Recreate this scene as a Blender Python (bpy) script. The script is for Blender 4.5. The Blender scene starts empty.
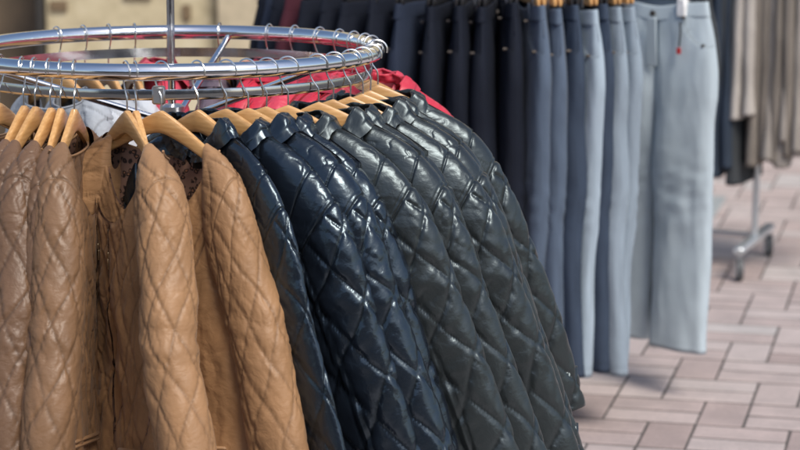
import bpy, math, random
import numpy as np
from mathutils import Vector, Matrix
R_ = math.radians
random.seed(7)
sc = bpy.context.scene
COL = sc.collection

# ------------------------------------------------------------------ noise
_rng = np.random.RandomState(11)
_perm = _rng.permutation(512)
_gx = np.cos(np.arange(512) * 2.399963); _gy = np.sin(np.arange(512) * 2.399963)
def perlin(x, y, seed=0):
    x = np.asarray(x, float) + seed * 17.31; y = np.asarray(y, float) + seed * 7.77
    x0 = np.floor(x).astype(int); y0 = np.floor(y).astype(int)
    fx = x - x0; fy = y - y0
    def g(ix, iy, dx, dy):
        h = _perm[(_perm[ix & 511] + iy) & 511]
        return _gx[h] * dx + _gy[h] * dy
    u = fx * fx * fx * (fx * (fx * 6 - 15) + 10); v = fy * fy * fy * (fy * (fy * 6 - 15) + 10)
    a = g(x0, y0, fx, fy); b = g(x0 + 1, y0, fx - 1, fy)
    c = g(x0, y0 + 1, fx, fy - 1); d = g(x0 + 1, y0 + 1, fx - 1, fy - 1)
    return 1.5 * ((a * (1 - u) + b * u) * (1 - v) + (c * (1 - u) + d * u) * v)
def fbm(x, y, seed=0, o=3):
    s = 0; a = 1
    for i in range(o):
        s = s + a * perlin(x * 2 ** i, y * 2 ** i, seed + i * 3); a *= .5
    return s
def ridge(x, y, seed=0):
    return 1 - np.abs(perlin(x, y, seed)) * 1.8
def sstep(a, b, x):
    t = np.clip((x - a) / (b - a), 0, 1); return t * t * (3 - 2 * t)
def catmull(pts, n):
    p = np.array(pts, float); k = len(p)
    q = np.vstack([2 * p[0] - p[1], p, 2 * p[-1] - p[-2]])
    t = np.linspace(0, k - 1 - 1e-6, n); i = t.astype(int); f = (t - i)[:, None]
    a, b, c, d = q[i], q[i + 1], q[i + 2], q[i + 3]
    return .5 * (2 * b + (c - a) * f + (2 * a - 5 * b + 4 * c - d) * f ** 2 + (3 * b - a - 3 * c + d) * f ** 3)

# ------------------------------------------------------------------ mesh helpers
def grid_mesh(name, P, UV=None, wrap=False, seam=None, flip=False, smooth=True):
    M, N = P.shape[:2]
    me = bpy.data.meshes.new(name)
    i, j = np.meshgrid(np.arange(M - 1), np.arange(N if wrap else N - 1), indexing='ij')
    j2 = (j + 1) % N
    q = np.stack([i * N + j, i * N + j2, (i + 1) * N + j2, (i + 1) * N + j], -1).reshape(-1, 4)
    if flip: q = q[:, ::-1]
    nf = len(q)
    me.vertices.add(M * N); me.vertices.foreach_set('co', P.reshape(-1).astype(np.float32))
    me.loops.add(nf * 4); me.loops.foreach_set('vertex_index', q.reshape(-1).astype(np.int32))
    me.polygons.add(nf)
    me.polygons.foreach_set('loop_start', (np.arange(nf) * 4).astype(np.int32))
    me.polygons.foreach_set('loop_total', np.full(nf, 4, np.int32))
    if smooth: me.polygons.foreach_set('use_smooth', np.ones(nf, bool))
    if UV is not None:
        l = me.uv_layers.new(name='UVMap')
        l.data.foreach_set('uv', UV.reshape(-1, 2)[q.reshape(-1)].reshape(-1).astype(np.float32))
    if seam is not None:
        a = me.attributes.new('seam', 'FLOAT', 'POINT')
        a.data.foreach_set('value', seam.reshape(-1).astype(np.float32))
    me.update(); me.validate()
    return me
class MB:
    """collects simple shapes into one mesh"""
    def __init__(s): s.v = []; s.f = []
    def add(s, v, f):
        o = len(s.v); s.v += [tuple(p) for p in v]; s.f += [tuple(i + o for i in q) for q in f]
    def tube(s, pts, r, n=10, caps=True, closed=False):
        pts = [Vector(p) for p in pts]; k = len(pts)
        rr = r if isinstance(r, (list, tuple)) else [r] * k
        vs = []; up = None
        for i, p in enumerate(pts):
            if closed: d = pts[(i + 1) % k] - pts[i - 1]
            else: d = pts[min(i + 1, k - 1)] - pts[max(i - 1, 0)]
            d.normalize()
            if up is None:
                up = d.orthogonal().normalized()
            up = (up - d * up.dot(d)).normalized(); w = d.cross(up)
            for j in range(n):
                a = 2 * math.pi * j / n
                vs.append(p + (up * math.cos(a) + w * math.sin(a)) * rr[i])
        fs = []
        for i in range(k if closed else k - 1):
            for j in range(n):
                a = i * n + j; b = i * n + (j + 1) % n; i2 = (i + 1) % k
                fs.append((a, b, i2 * n + (j + 1) % n, i2 * n + j))
        if caps and not closed:
            fs.append(tuple(range(n - 1, -1, -1))); fs.append(tuple((k - 1) * n + j for j in range(n)))
        s.add(vs, fs)
    def box(s, c, d, rot=None, bev=0.0):
        x, y, z = d[0] / 2, d[1] / 2, d[2] / 2
        b = min(bev, x * .9, y * .9, z * .9)
        if b <= 0:
            vs = [Vector((sx * x, sy * y, sz * z)) for sx in (-1, 1) for sy in (-1, 1) for sz in (-1, 1)]
            fs = [(0, 1, 3, 2), (4, 6, 7, 5), (0, 4, 5, 1), (2, 3, 7, 6), (0, 2, 6, 4), (1, 5, 7, 3)]
        else:
            vs = []; idx = {}
            for sx in (-1, 1):
                for sy in (-1, 1):
                    for sz in (-1, 1):
                        for ax in range(3):
                            p = [sx * (x - b), sy * (y - b), sz * (z - b)]
                            p[ax] = (sx * x, sy * y, sz * z)[ax]
                            idx[(sx, sy, sz, ax)] = len(vs); vs.append(Vector(p))
            g = lambda a, b_, c_, ax: idx[(a, b_, c_, ax)]
            fs = []
            S = [(-1, -1), (1, -1), (1, 1), (-1, 1)]
            for e in (-1, 1):
                fs.append([g(e, p, q, 0) for p, q in S]); fs.append([g(p, e, q, 1) for p, q in S]); fs.append([g(p, q, e, 2) for p, q in S])
            for p in (-1, 1):
                for q in (-1, 1):
                    fs.append([g(p, q, -1, 0), g(p, q, 1, 0), g(p, q, 1, 1), g(p, q, -1, 1)])
                    fs.append([g(p, -1, q, 0), g(p, 1, q, 0), g(p, 1, q, 2), g(p, -1, q, 2)])
                    fs.append([g(-1, p, q, 1), g(1, p, q, 1), g(1, p, q, 2), g(-1, p, q, 2)])
            for p in (-1, 1):
                for q in (-1, 1):
                    for r in (-1, 1): fs.append([g(p, q, r, 0), g(p, q, r, 1), g(p, q, r, 2)])
            out = []
            for f in fs:
                a, b2, c2 = vs[f[0]], vs[f[1]], vs[f[2]]
                nrm = (b2 - a).cross(c2 - a); cen = sum((vs[i] for i in f), Vector()) / len(f)
                out.append(tuple(f) if nrm.dot(cen) > 0 else tuple(f[::-1]))
            fs = out
        Mx = Matrix.Translation(Vector(c)) @ (rot.to_4x4() if rot else Matrix())
        s.add([Mx @ v for v in vs], fs)
    def mesh(s, name, smooth=True):
        me = bpy.data.meshes.new(name); me.from_pydata(s.v, [], s.f); me.update()
        if smooth:
            me.polygons.foreach_set('use_smooth', [True] * len(me.polygons))
            try: me.set_sharp_from_angle(angle=R_(40))
            except Exception: pass
        return me
def link(name, me, mat=None, parent=None):
    o = bpy.data.objects.new(name, me); COL.objects.link(o)
    if parent is not None: o.parent = parent
    if mat is not None:
        if not me.materials: me.materials.append(mat)
        o.material_slots[0].link = 'OBJECT'; o.material_slots[0].material = mat
    return o
def tag(o, label=None, cat=None, group=None, kind=None):
    if label: o['label'] = label
    if cat: o['category'] = cat
    if group: o['group'] = group
    if kind: o['kind'] = kind
    return o
def empty(name, loc=(0, 0, 0), rz=0):
    o = bpy.data.objects.new(name, None); COL.objects.link(o); o.empty_display_size = .05
    o.location = loc; o.rotation_euler = (0, 0, rz); return o
def copy_tree(root):
    c = root.copy(); COL.objects.link(c)
    for ch in [k for k in bpy.data.objects if k.parent == root]:
        d = ch.copy(); COL.objects.link(d); d.parent = c
        for g in [k for k in bpy.data.objects if k.parent == ch]:
            e = g.copy(); COL.objects.link(e); e.parent = d
    return c

# ------------------------------------------------------------------ materials
class NT:
    def __init__(s, name):
        s.m = bpy.data.materials.new(name); s.m.use_nodes = True
        s.t = s.m.node_tree; s.b = s.t.nodes['Principled BSDF']
    def n(s, typ, **kw):
        o = s.t.nodes.new(typ)
        for k, v in kw.items():
            if k.startswith('i_'):
                key = k[2:]; o.inputs[int(key) if key.isdigit() else key.replace('_', ' ')].default_value = v
            else: setattr(o, k, v)
        return o
    def l(s, a, b): s.t.links.new(a, b)
    def set(s, **kw):
        for k, v in kw.items():
            s.b.inputs[k.replace('_', ' ')].default_value = v
    def coord(s, kind='Object', scale=(1, 1, 1)):
        c = s.n('ShaderNodeTexCoord'); m = s.n('ShaderNodeMapping'); m.inputs['Scale'].default_value = scale
        s.l(c.outputs[kind], m.inputs['Vector']); return m.outputs['Vector']
    def noise(s, vec, scale, detail=3, rough=.5):
        o = s.n('ShaderNodeTexNoise'); o.inputs['Scale'].default_value = scale; o.inputs['Detail'].default_value = detail
        o.inputs['Roughness'].default_value = rough; s.l(vec, o.inputs['Vector']); return o.outputs['Fac']
    def ramp(s, fac, stops):
        o = s.n('ShaderNodeValToRGB'); e = o.color_ramp.elements
        while len(e) < len(stops): e.new(.5)
        for x, (p, c) in zip(e, stops): x.position = p; x.color = (*c, 1)
        s.l(fac, o.inputs['Fac']); return o.outputs['Color']
    def bump(s, h, strength, dist, prev=None):
        o = s.n('ShaderNodeBump'); o.inputs['Strength'].default_value = strength; o.inputs['Distance'].default_value = dist
        s.l(h, o.inputs['Height'])
        if prev is not None: s.l(prev, o.inputs['Normal'])
        return o.outputs['Normal']
def vary(c, k): return tuple(min(1, x * k) for x in c)
def plain(name, col, rough=.5, metal=0, var=.15, scale=40, bump=0.0):
    t = NT(name); v = t.coord()
    f = t.noise(v, scale, 4)
    t.l(t.ramp(f, [(.3, vary(col, 1 - var)), (.7, vary(col, 1 + var))]), t.b.inputs['Base Color'])
    t.set(Roughness=rough, Metallic=metal)
    if bump: t.l(t.bump(f, .4, bump), t.b.inputs['Normal'])
    return t.m
def nylon(name, col, rough, spec=.5, sheen=0.0, coat=0.0, seamdark=.62, crinkle=1.0, sky_tint=(1, 1, 1)):
    t = NT(name); uv = t.coord('UV')
    big = t.noise(uv, 9, 3)
    base = t.ramp(big, [(.3, vary(col, .86)), (.7, vary(col, 1.12))])
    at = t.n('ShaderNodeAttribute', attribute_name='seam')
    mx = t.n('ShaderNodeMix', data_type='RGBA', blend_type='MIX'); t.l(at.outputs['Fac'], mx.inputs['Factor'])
    t.l(base, mx.inputs[6]); mx.inputs[7].default_value = (*vary(col, seamdark), 1)  # seams darkened: thread colour plus groove shade put into the colour
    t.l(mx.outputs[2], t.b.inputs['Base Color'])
    rr = t.n('ShaderNodeMapRange'); t.l(t.noise(uv, 22, 3), rr.inputs[0]); rr.inputs[3].default_value = rough - .07; rr.inputs[4].default_value = rough + .09
    t.l(rr.outputs[0], t.b.inputs['Roughness'])
    t.b.inputs['Specular IOR Level'].default_value = spec; t.b.inputs['Specular Tint'].default_value = (*sky_tint, 1)  # colours the black nylon highlights blue, standing in for sky reflection
    t.b.inputs['Sheen Weight'].default_value = sheen; t.b.inputs['Sheen Roughness'].default_value = .4
    t.b.inputs['Coat Weight'].default_value = coat; t.b.inputs['Coat Roughness'].default_value = .22
    dv = t.n('ShaderNodeVectorMath', operation='MULTIPLY_ADD')
    nn = t.n('ShaderNodeTexNoise'); nn.inputs['Scale'].default_value = 14; t.l(uv, nn.inputs['Vector'])
    t.l(nn.outputs['Color'], dv.inputs[0]); dv.inputs[1].default_value = (.05, .05, 0); t.l(uv, dv.inputs[2])
    n1 = t.bump(t.noise(dv.outputs[0], 62, 3, .5), .55 * crinkle, .004)
    n2 = t.bump(t.noise(uv, 210, 2), .12 * crinkle, .0012, n1)
    t.l(n2, t.b.inputs['Normal'])
    return t.m
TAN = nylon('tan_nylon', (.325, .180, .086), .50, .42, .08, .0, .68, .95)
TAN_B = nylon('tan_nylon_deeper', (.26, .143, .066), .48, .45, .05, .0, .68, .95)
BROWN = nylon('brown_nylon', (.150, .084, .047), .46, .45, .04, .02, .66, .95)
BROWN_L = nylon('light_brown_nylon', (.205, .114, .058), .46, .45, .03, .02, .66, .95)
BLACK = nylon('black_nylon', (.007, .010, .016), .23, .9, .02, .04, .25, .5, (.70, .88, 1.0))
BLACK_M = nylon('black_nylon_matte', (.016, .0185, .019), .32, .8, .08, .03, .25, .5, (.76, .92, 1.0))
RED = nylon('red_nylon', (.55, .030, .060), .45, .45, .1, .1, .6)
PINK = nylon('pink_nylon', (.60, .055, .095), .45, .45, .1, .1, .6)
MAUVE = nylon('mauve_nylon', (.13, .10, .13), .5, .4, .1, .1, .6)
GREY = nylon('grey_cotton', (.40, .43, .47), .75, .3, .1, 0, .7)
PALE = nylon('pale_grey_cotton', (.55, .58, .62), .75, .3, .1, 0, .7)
def leopard():
    t = NT('leopard_lining'); v = t.coord('UV')
    nn = t.n('ShaderNodeTexNoise'); nn.inputs['Scale'].default_value = 40; t.l(v, nn.inputs['Vector'])
    dv = t.n('ShaderNodeVectorMath', operation='MULTIPLY_ADD'); t.l(nn.outputs['Color'], dv.inputs[0]); dv.inputs[1].default_value = (.02, .02, 0); t.l(v, dv.inputs[2])
    vo = t.n('ShaderNodeTexVoronoi'); vo.inputs['Scale'].default_value = 80; t.l(dv.outputs[0], vo.inputs['Vector'])
    c = t.ramp(vo.outputs['Distance'], [(.16, (.36, .18, .10)), (.27, (.030, .018, .016)), (.36, (.034, .022, .020)), (.48, (.29, .17, .12))])
    t.l(c, t.b.inputs['Base Color']); t.set(Roughness=.55); return t.m
LEOPARD = leopard()
DARKLIN = plain('dark_lining', (.012, .013, .016), .6)
REDLIN = plain('red_lining', (.2, .02, .035), .6)
GREYLIN = plain('grey_lining', (.25, .26, .28), .7)
BRASS = plain('zip_metal', (.45, .36, .24), .35, 1, .1)
ZIPTAPE = plain('zip_tape', (.10, .055, .03), .6)
BLACKTAPE = plain('black_zip_tape', (.012, .012, .014), .5)
def wood():
    t = NT('beech_wood'); v = t.coord('Object', (1, 1, 1))
    w = t.n('ShaderNodeTexNoise'); w.inputs['Scale'].default_value = 14; w.inputs['Detail'].default_value = 4
    m = t.n('ShaderNodeMapping'); m.inputs['Scale'].default_value = (1, 12, 12); t.l(v, m.inputs['Vector']); t.l(m.outputs[0], w.inputs['Vector'])
    oi = t.n('ShaderNodeObjectInfo')
    hs = t.n('ShaderNodeHueSaturation'); t.l(t.ramp(w.outputs['Fac'], [(.3, (.52, .27, .095)), (.7, (.68, .40, .165))]), hs.inputs['Color'])
    mr = t.n('ShaderNodeMapRange'); t.l(oi.outputs['Random'], mr.inputs[0]); mr.inputs[3].default_value = .85; mr.inputs[4].default_value = 1.12
    t.l(mr.outputs[0], hs.inputs['Value']); t.l(hs.outputs[0], t.b.inputs['Base Color'])
    t.set(Roughness=.38); t.b.inputs['Coat Weight'].default_value = .3; t.b.inputs['Coat Roughness'].default_value = .25
    t.l(t.bump(w.outputs['Fac'], .15, .001), t.b.inputs['Normal']); return t.m
WOOD = wood()
def chrome(name='chrome', rough=.09, col=(.82, .83, .85)):
    t = NT(name); v = t.coord()
    t.set(Metallic=1, Base_Color=(*col, 1))
    n = t.noise(v, 30, 4, .6)
    mr = t.n('ShaderNodeMapRange'); t.l(n, mr.inputs[0]); mr.inputs[3].default_value = rough - .05; mr.inputs[4].default_value = rough + .10
    t.l(mr.outputs[0], t.b.inputs['Roughness'])
    t.l(t.bump(t.noise(v, 45, 3), .10, .002), t.b.inputs['Normal']); return t.m
CHROME = chrome(); BAND = chrome('band_chrome', .12, (.60, .61, .63)); STEEL = chrome('hook_steel', .22, (.78, .77, .74)); DULL = chrome('dull_steel', .35, (.55, .56, .58))
RIVET = plain('rivet_metal', (.10, .085, .075), .55, .6, .2)
RUBBER = plain('caster_rubber', (.085, .09, .095), .6)
SATIN = plain('satin_steel', (.62, .66, .68), .32, .7, .06)
def denim(name, col, fade=1.35):
    t = NT(name); v = t.coord('UV')
    a = t.noise(v, 6, 4); f = t.n('ShaderNodeTexWave'); f.inputs['Scale'].default_value = 260; f.inputs['Distortion'].default_value = 1.5
    m = t.n('ShaderNodeMapping'); m.inputs['Rotation'].default_value = (0, 0, .9); t.l(v, m.inputs['Vector']); t.l(m.outputs[0], f.inputs['Vector'])
    mx = t.n('ShaderNodeMath', operation='MULTIPLY_ADD'); t.l(f.outputs['Fac'], mx.inputs[0]); mx.inputs[1].default_value = .25; t.l(a, mx.inputs[2])
    c = t.ramp(mx.outputs[0], [(.35, vary(col, .82)), (.85, vary(col, fade))])
    at = t.n('ShaderNodeAttribute', attribute_name='seam'); mm = t.n('ShaderNodeMix', data_type='RGBA'); t.l(at.outputs['Fac'], mm.inputs['Factor']); t.l(c, mm.inputs[6]); mm.inputs[7].default_value = (*vary(col, .6), 1)
    t.l(mm.outputs[2], t.b.inputs['Base Color'])
    t.set(Roughness=.85); t.b.inputs['Specular IOR Level'].default_value = .25; t.b.inputs['Sheen Weight'].default_value = .1 if max(col) > .1 else .0
    t.l(t.bump(t.noise(v, 120, 3), .25, .0015), t.b.inputs['Normal']); return t.m
NAVY = denim('navy_denim', (.0055, .008, .016)); NAVY_L = denim('worn_navy_denim', (.016, .023, .042)); BURG = denim('burgundy_cloth', (.055, .013, .022))
MIDBLUE = denim('mid_blue_denim', (.074, .102, .148)); SKYBLUE = denim('light_blue_denim', (.32, .395, .465), 1.2); GREYBLUE = denim('grey_blue_denim', (.235, .29, .345), 1.2)
PALEBLUE = denim('pale_blue_denim', (.44, .52, .57), 1.12)
INDIGO = denim('indigo_denim', (.033, .048, .076))
CHAR = denim('charcoal_cloth', (.040, .045, .050)); SLATE = denim('slate_cloth', (.12, .14, .165)); TAUPE = denim('taupe_cloth', (.27, .245, .22)); STONE = denim('stone_grey_cloth', (.35, .325, .30)); DEEPBLUE = denim('deep_blue_cloth', (.028, .04, .06)); BROWNGREY = denim('brown_grey_cloth', (.17, .15, .13))

# ------------------------------------------------------------------ quilted jacket
def quilt(u, v, w, h, seed, pk=6.0):
    u = u + .012 * perlin(u * 7, v * 7, seed + 40); v = v + .012 * perlin(u * 7, v * 7, seed + 41)
    p = u / w + v / h; q = u / w - v / h
    fp = np.abs(((p + .5) % 1) - .5); fq = np.abs(((q + .5) % 1) - .5)
    hp = fp * 2; hq = fq * 2
    puff = (1 - (1 - hp) ** pk) * (1 - (1 - hq) ** pk)
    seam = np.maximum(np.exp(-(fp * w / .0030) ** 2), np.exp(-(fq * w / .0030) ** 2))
    wr = perlin(q * 6.5, p * 1.1, seed + 5) * np.exp(-hp * 2.6) + perlin(p * 6.5, q * 1.1, seed + 6) * np.exp(-hq * 2.6)
    wr = wr + .75 * perlin(q * 15, p * 2, seed + 7) * np.exp(-hp * 5) + .75 * perlin(p * 15, q * 2, seed + 8) * np.exp(-hq * 5)
    return puff, seam, wr
def normals(P, wrap=False):
    if wrap:
        du = np.roll(P, -1, 1) - np.roll(P, 1, 1)
    else: du = np.gradient(P, axis=1)
    dv = np.gradient(P, axis=0)
    n = np.cross(du, dv); l = np.linalg.norm(n, axis=-1, keepdims=True); return n / np.maximum(l, 1e-9)
def hang_z(x):                                       # top edge of the wooden hanger
    return -.076 - .112 * (np.abs(x) / .21) ** 1.18
def jacket_meshes(style, seed, front, res=1.0, long=False, broad=0.0, smooth_side=True):
    """front=-1/+1: which local y side the opening is on. returns list of (part, mesh, role)"""
    out = []
    tan = style == 'tan'
    W, H = (.074, .142) if tan else (.112, .158)
    nw = .140 if tan else .084
    zhem = -.85 if tan else (-.885 if long else -.82)
    Ah = .275 if tan else .285
    D = .046 if tan else .036
    amp = .0036 if tan else .0058
    def panel(side, s0, s1, inset=0.0, n=None, m=None, rmax=1.0):
        n = n or int((190 if not inset else 60) * abs(s1 - s0) / 2 * res); m = m or int((200 if not inset else 60) * res)
        s = np.sin(np.linspace(math.asin(s0), math.asin(s1), n))[None, :]; r = (np.linspace(0, 1, m) ** 1.0 * rmax)[:, None]
        xt = s * .205 * np.ones_like(r)
        zt = hang_z(s * .205) + .007
        isf = side == front
        nd = (.150 if tan else .060) if isf else (.030 if tan else .004)
        k = np.clip(1 - (np.abs(s * .205) / nw) ** 2.2, 0, 1)
        znk = hang_z(nw) + .007
        inside = np.abs(s * .205) < nw
        zt = np.where(inside, znk - nd * k ** (.6 if tan else 1.1), zt)
        zb = zhem + .012 * np.cos(s * 2) - .006 + .006 * perlin(s * 3, s * 0, seed)
        z = zt + (zb - zt) * r
        rr = sstep(0, .55, r)
        x = s * (.205 + (.235 - .205) * rr + (Ah - .235) * np.clip((r - .3) / .7, 0, 1)) * (1 + .0 * r)
        B0 = .014 + (.040 if tan else .034) * sstep(nw * 1.25, nw * .5, np.abs(s * .205)) * (1 if not isf else .75)
        b = B0 + (D - B0) * (1 - (1 - np.clip(r / .30, 0, 1)) ** 2.2) + .012 * sstep(.5, 1, r)
        b = b * np.clip(1 - np.abs(s) ** 3.2, 0.001, 1) ** .5
        b = np.maximum(b - inset, .001)
        y = side * b
        # large soft folds
        fold = .010 * fbm(x * 7, z * 3.0, seed + 20 + side) + .004 * fbm(x * 17, z * 9, seed + 25 + side)
        y = y + side * fold * sstep(.04, .35, r) * (0.4 if inset else 1)
        P = np.stack(np.broadcast_arrays(x, y, z), -1).astype(float)
        UV = np.stack(np.broadcast_arrays(x + .6, -z), -1)
        if inset:
            return P, UV, None
        sgn = -side
        Nn = normals(P); Nn = Nn * np.where((Nn[..., 1:2] * side) < 0, -1, 1)
        u, v = x * np.ones_like(z), -z * np.ones_like(x)
        puff, seam, wr = quilt(u, v, W, H, seed + side)
        am = sstep(.19, .24, v) if not tan else sstep(.13, .18, v)
        if tan and isf and smooth_side:                              # smooth side panel with a curved princess seam
            ps = np.abs(u) - (.105 + .11 * np.clip((.50 - v) / .30, 0, 1) ** 2)
            sm = sstep(-.004, .004, ps) * sstep(.36, .42, v)
            am = am * (1 - sm)
            line = np.exp(-(ps / .0035) ** 2) * sstep(.25, .3, v)
        else:
            ps = np.abs(u) - (.120 if not tan else .13) - .02 * np.sin(v * 6); line = np.exp(-(ps / .0035) ** 2) * sstep(.2, .22, v) * (.8 if not tan else .4)
        gather = perlin(u * 8, v * 34, seed + 31) * np.exp(-np.abs(ps) / .022) * sstep(.18, .25, v)
        crump = perlin(u * 30, v * 14, seed + 33)
        d = amp * (puff - .5) * am + .0022 * wr * am + .0030 * gather - .006 * line + .0016 * crump - .0016 * np.exp(-np.abs(perlin(u * 15 + v * 6, v * 19 - u * 9, seed + 58)) / .05) * sstep(-.1, .3, perlin(u * 9, v * 7, seed + 59)) + .0016 * (1 - am) * ridge(u * 18, v * 9, seed + 35)
        edge = sstep(0, .02, r) * sstep(1, .975, r)
        d = d * edge
        hemline = np.exp(-(((1 - r) * .65 - .028) / .003) ** 2) * np.ones_like(u); d = d - .004 * hemline
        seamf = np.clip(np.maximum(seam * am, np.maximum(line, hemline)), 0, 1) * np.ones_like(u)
        P = P + Nn * d[..., None]
        return P, UV, seamf
    def seg(name, side, s0, s1):
        P, UV, sm = panel(side, s0, s1)
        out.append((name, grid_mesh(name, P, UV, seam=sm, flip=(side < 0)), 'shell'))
    seg('back_panel', -front, -1, 1)
    seg('front_panel', front, -1, -.014); seg('front_panel', front, .014, 1)
    # lining seen through the neck opening
    Ps = []
    for sd in (-1, 1):
        P, UV, _ = panel(sd, -.94, .94, inset=.005, rmax=.96)
        Ps.append((P, UV))
    b0, b1 = Ps
    P = np.concatenate([b0[0], b1[0][:, ::-1]], 1); UV = np.concatenate([b0[1], b1[1][:, ::-1]], 1)
    out.append(('lining', grid_mesh('lining', P, UV, wrap=True), 'lining'))
    # sleeves
    def sleeve(sx, flare):
        M = int(250 * res); N = int(140 * res)
        if tan:
            O = catmull([(.122, -.124), (.145, -.135), (.175, -.153), (.208, -.181), (.243, -.240), (.275, -.335), (.318, -.45), (.368, -.60), (.426, -.83)], M)
            I = catmull([(.126, -.20), (.136, -.29), (.150, -.345), (.165, -.375), (.186, -.405), (.200, -.455), (.222, -.53), (.256, -.66), (.300, -.855)], M)
        else:
            O = catmull([(.072, -.112), (.110, -.124), (.155, -.147), (.200, -.180), (.243, -.230), (.284, -.31), (.330, -.425), (.386, -.585), (.448, -.805)], M)
            I = catmull([(.078, -.17), (.098, -.26), (.125, -.325), (.152, -.365), (.168, -.40), (.176, -.46), (.190, -.55), (.220, -.68), (.270, -.845)], M)
        lag = np.linspace(0, 1, M)
        if long:
            O[:, 0] += .022 * sstep(.75, 1, lag); O[:, 1] -= .075 * sstep(.6, 1, lag); I[:, 0] += .022 * sstep(.75, 1, lag); I[:, 1] -= .075 * sstep(.6, 1, lag)
        if sx > 0: O[:, 0] += broad * sstep(.2, 1, lag); I[:, 0] += broad * .5 * sstep(.4, 1, lag)
        O[:, 0] -= flare * np.clip(lag - .3, 0, 1) ** 1.3 * .25; I[:, 0] -= flare * np.clip(lag - .3, 0, 1) ** 1.3 * .22
        Cc = (O + I) / 2; Hh = (O - I) / 2
        hd = np.interp(lag, [0, .10, .25, .40, .65, 1], [.016, .032, .043, .049, .051, .047] if tan else [.014, .030, .038, .041, .042, .040])
        k5 = np.ones(9) / 9; hd = np.convolve(np.pad(hd, 4, mode='edge'), k5, mode='valid')
        hd = hd * (1 + .10 * perlin(lag * 5, lag * 0, seed + 60 + sx) * sstep(.1, .3, lag))
        th = np.linspace(0, 2 * math.pi, N, endpoint=False)
        ct, st = np.cos(th), np.sin(th)
        e = .88
        cx = np.sign(ct) * np.abs(ct) ** e; sy = np.sign(st) * np.abs(st) ** e
        x = Cc[:, 0:1] + Hh[:, 0:1] * cx; z = Cc[:, 1:2] + Hh[:, 1:2] * cx
        sway = (front * .020 * np.sin(lag * 2.6) * lag + .022 * perlin(lag * 2.3 + 5, lag * 0, seed + 64 + sx) * lag)[:, None]
        y = hd[:, None] * sy + sway
        P = np.stack(np.broadcast_arrays(x * sx, y, z), -1).astype(float)
        acc = lambda A: np.concatenate([[0], np.cumsum(np.linalg.norm(np.diff(A, axis=0), axis=1))])
        LO = acc(O); LI = acc(I); LI = LI + (LO[-1] - LI[-1]); L = acc(Cc)
        vm = .5 * (1 + cx)[None, :] * LO[:, None] + .5 * (1 - cx)[None, :] * LI[:, None]
        lo = LO[:, None] * np.ones((1, N))                 # section coordinate
        seg_l = np.linalg.norm(np.diff(np.concatenate([P, P[:, :1]], 1), axis=1), axis=2)
        cum = np.concatenate([np.zeros((M, 1)), np.cumsum(seg_l, 1)], 1)
        per = cum[:, -1:]; um = cum[:, :-1]; um = np.where(um > per / 2, um - per, um)     # signed girth distance from the outer edge
        nx = np.cos(th)[None, :] * .07 + vm * .31; ny = vm + np.sin(th)[None, :] * .07
        Nn = normals(P, True)
        ctr = np.stack(np.broadcast_arrays(Cc[:, 0:1] * sx, sway, Cc[:, 1:2]), -1)
        Nn = Nn * np.where(((P - ctr) * Nn).sum(-1, keepdims=True) < 0, -1, 1)
        puff, seam, wr = quilt(um + (.0 if tan else .02), vm + .03, W, H, seed + 9 + sx, 6.0 if tan else 8.5)
        va, vs = (.105, 0) if tan else (.150, .232)          # armhole seam, seam under the smooth shoulder cap
        am = sstep(vs, vs + .012, lo) if not tan else sstep(.0, .05, lo)
        rid = np.zeros_like(vm); gath = np.zeros_like(vm); val = np.zeros_like(vm)
        for sd in (-1, 1):
            da = um * sd - (.135 + .03 * np.sin(vm * 5 + 1)) * np.ones_like(vm)
            r1 = np.exp(-(da / .0042) ** 2); g0 = sstep(va, va + .05, lo)
            rid = np.maximum(rid, r1 * g0); gath = np.maximum(gath, np.exp(-np.abs(da) / .028) * g0)
            val = np.maximum(val, np.exp(-((np.abs(da) - .0085) / .0035) ** 2) * g0)
        cap = np.exp(-((lo - vs) / .003) ** 2) if not tan else 0 * lo
        cap2 = np.exp(-((lo - vs + .011) / .0022) ** 2) if not tan else 0 * lo
        arm = np.exp(-((lo - va) / .003) ** 2)
        fold = ((.0042 if tan else .0024) * fbm(nx * 6 + 3, ny * 5, seed + 50 + sx, 2) + .0012 * ridge(nx * 14, ny * 22, seed + 52 + sx)) * sstep(.03, .14, lo)
        elb = np.exp(-((vm - .42) / .09) ** 2)
        fold = fold + elb * (.0040 if tan else .0030) * perlin(um * 6 + vm * 5, vm * 24 - um * 8, seed + 53 + sx)
        ga = perlin(um * 10, vm * 42, seed + 55) * gath
        pucker = perlin(um * 42, vm * 9, seed + 57) * (np.exp(-np.abs(lo - vs) / .022) + np.exp(-np.abs(lo - va) / .02)) * (1 if not tan else .5)
        crs = np.exp(-np.abs(perlin(um * 19 + vm * 6, vm * 27 - um * 11, seed + 58)) / .045) * sstep(-.15, .3, perlin(um * 9, vm * 7, seed + 59))
        stitch = .5 + .5 * np.sin(vm * 2 * math.pi / .006)
        d = amp * (puff - .5) * am + (.0022 if tan else .0013) * wr * am + fold + .0026 * ga + .0011 * pucker - (.0022 if tan else .0018) * crs - .0034 * cap - .0015 * cap2 - .0028 * arm
        if not tan: d = d + (.0030 + .0010 * stitch) * rid - .0030 * val
        else: d = d - .0035 * rid
        cuff = np.exp(-((LO[-1] - lo - .035) / .003) ** 2); d = d - .003 * cuff
        d = d * sstep(0, .015, lo)
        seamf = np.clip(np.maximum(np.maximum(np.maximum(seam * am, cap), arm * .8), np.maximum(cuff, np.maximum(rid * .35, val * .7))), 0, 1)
        P = P + Nn * d[..., None]
        UV = np.stack([um + 1.5, vm + .3 * sx], -1)
        # cuff turned in
        ringc = P[-1].mean(0)
        extra = [ringc + (P[-1] - ringc) * f + np.array([0, 0, dz]) for f, dz in ((.9, -.001), (.82, .02), (.8, .09), (.1, .10))]
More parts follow.
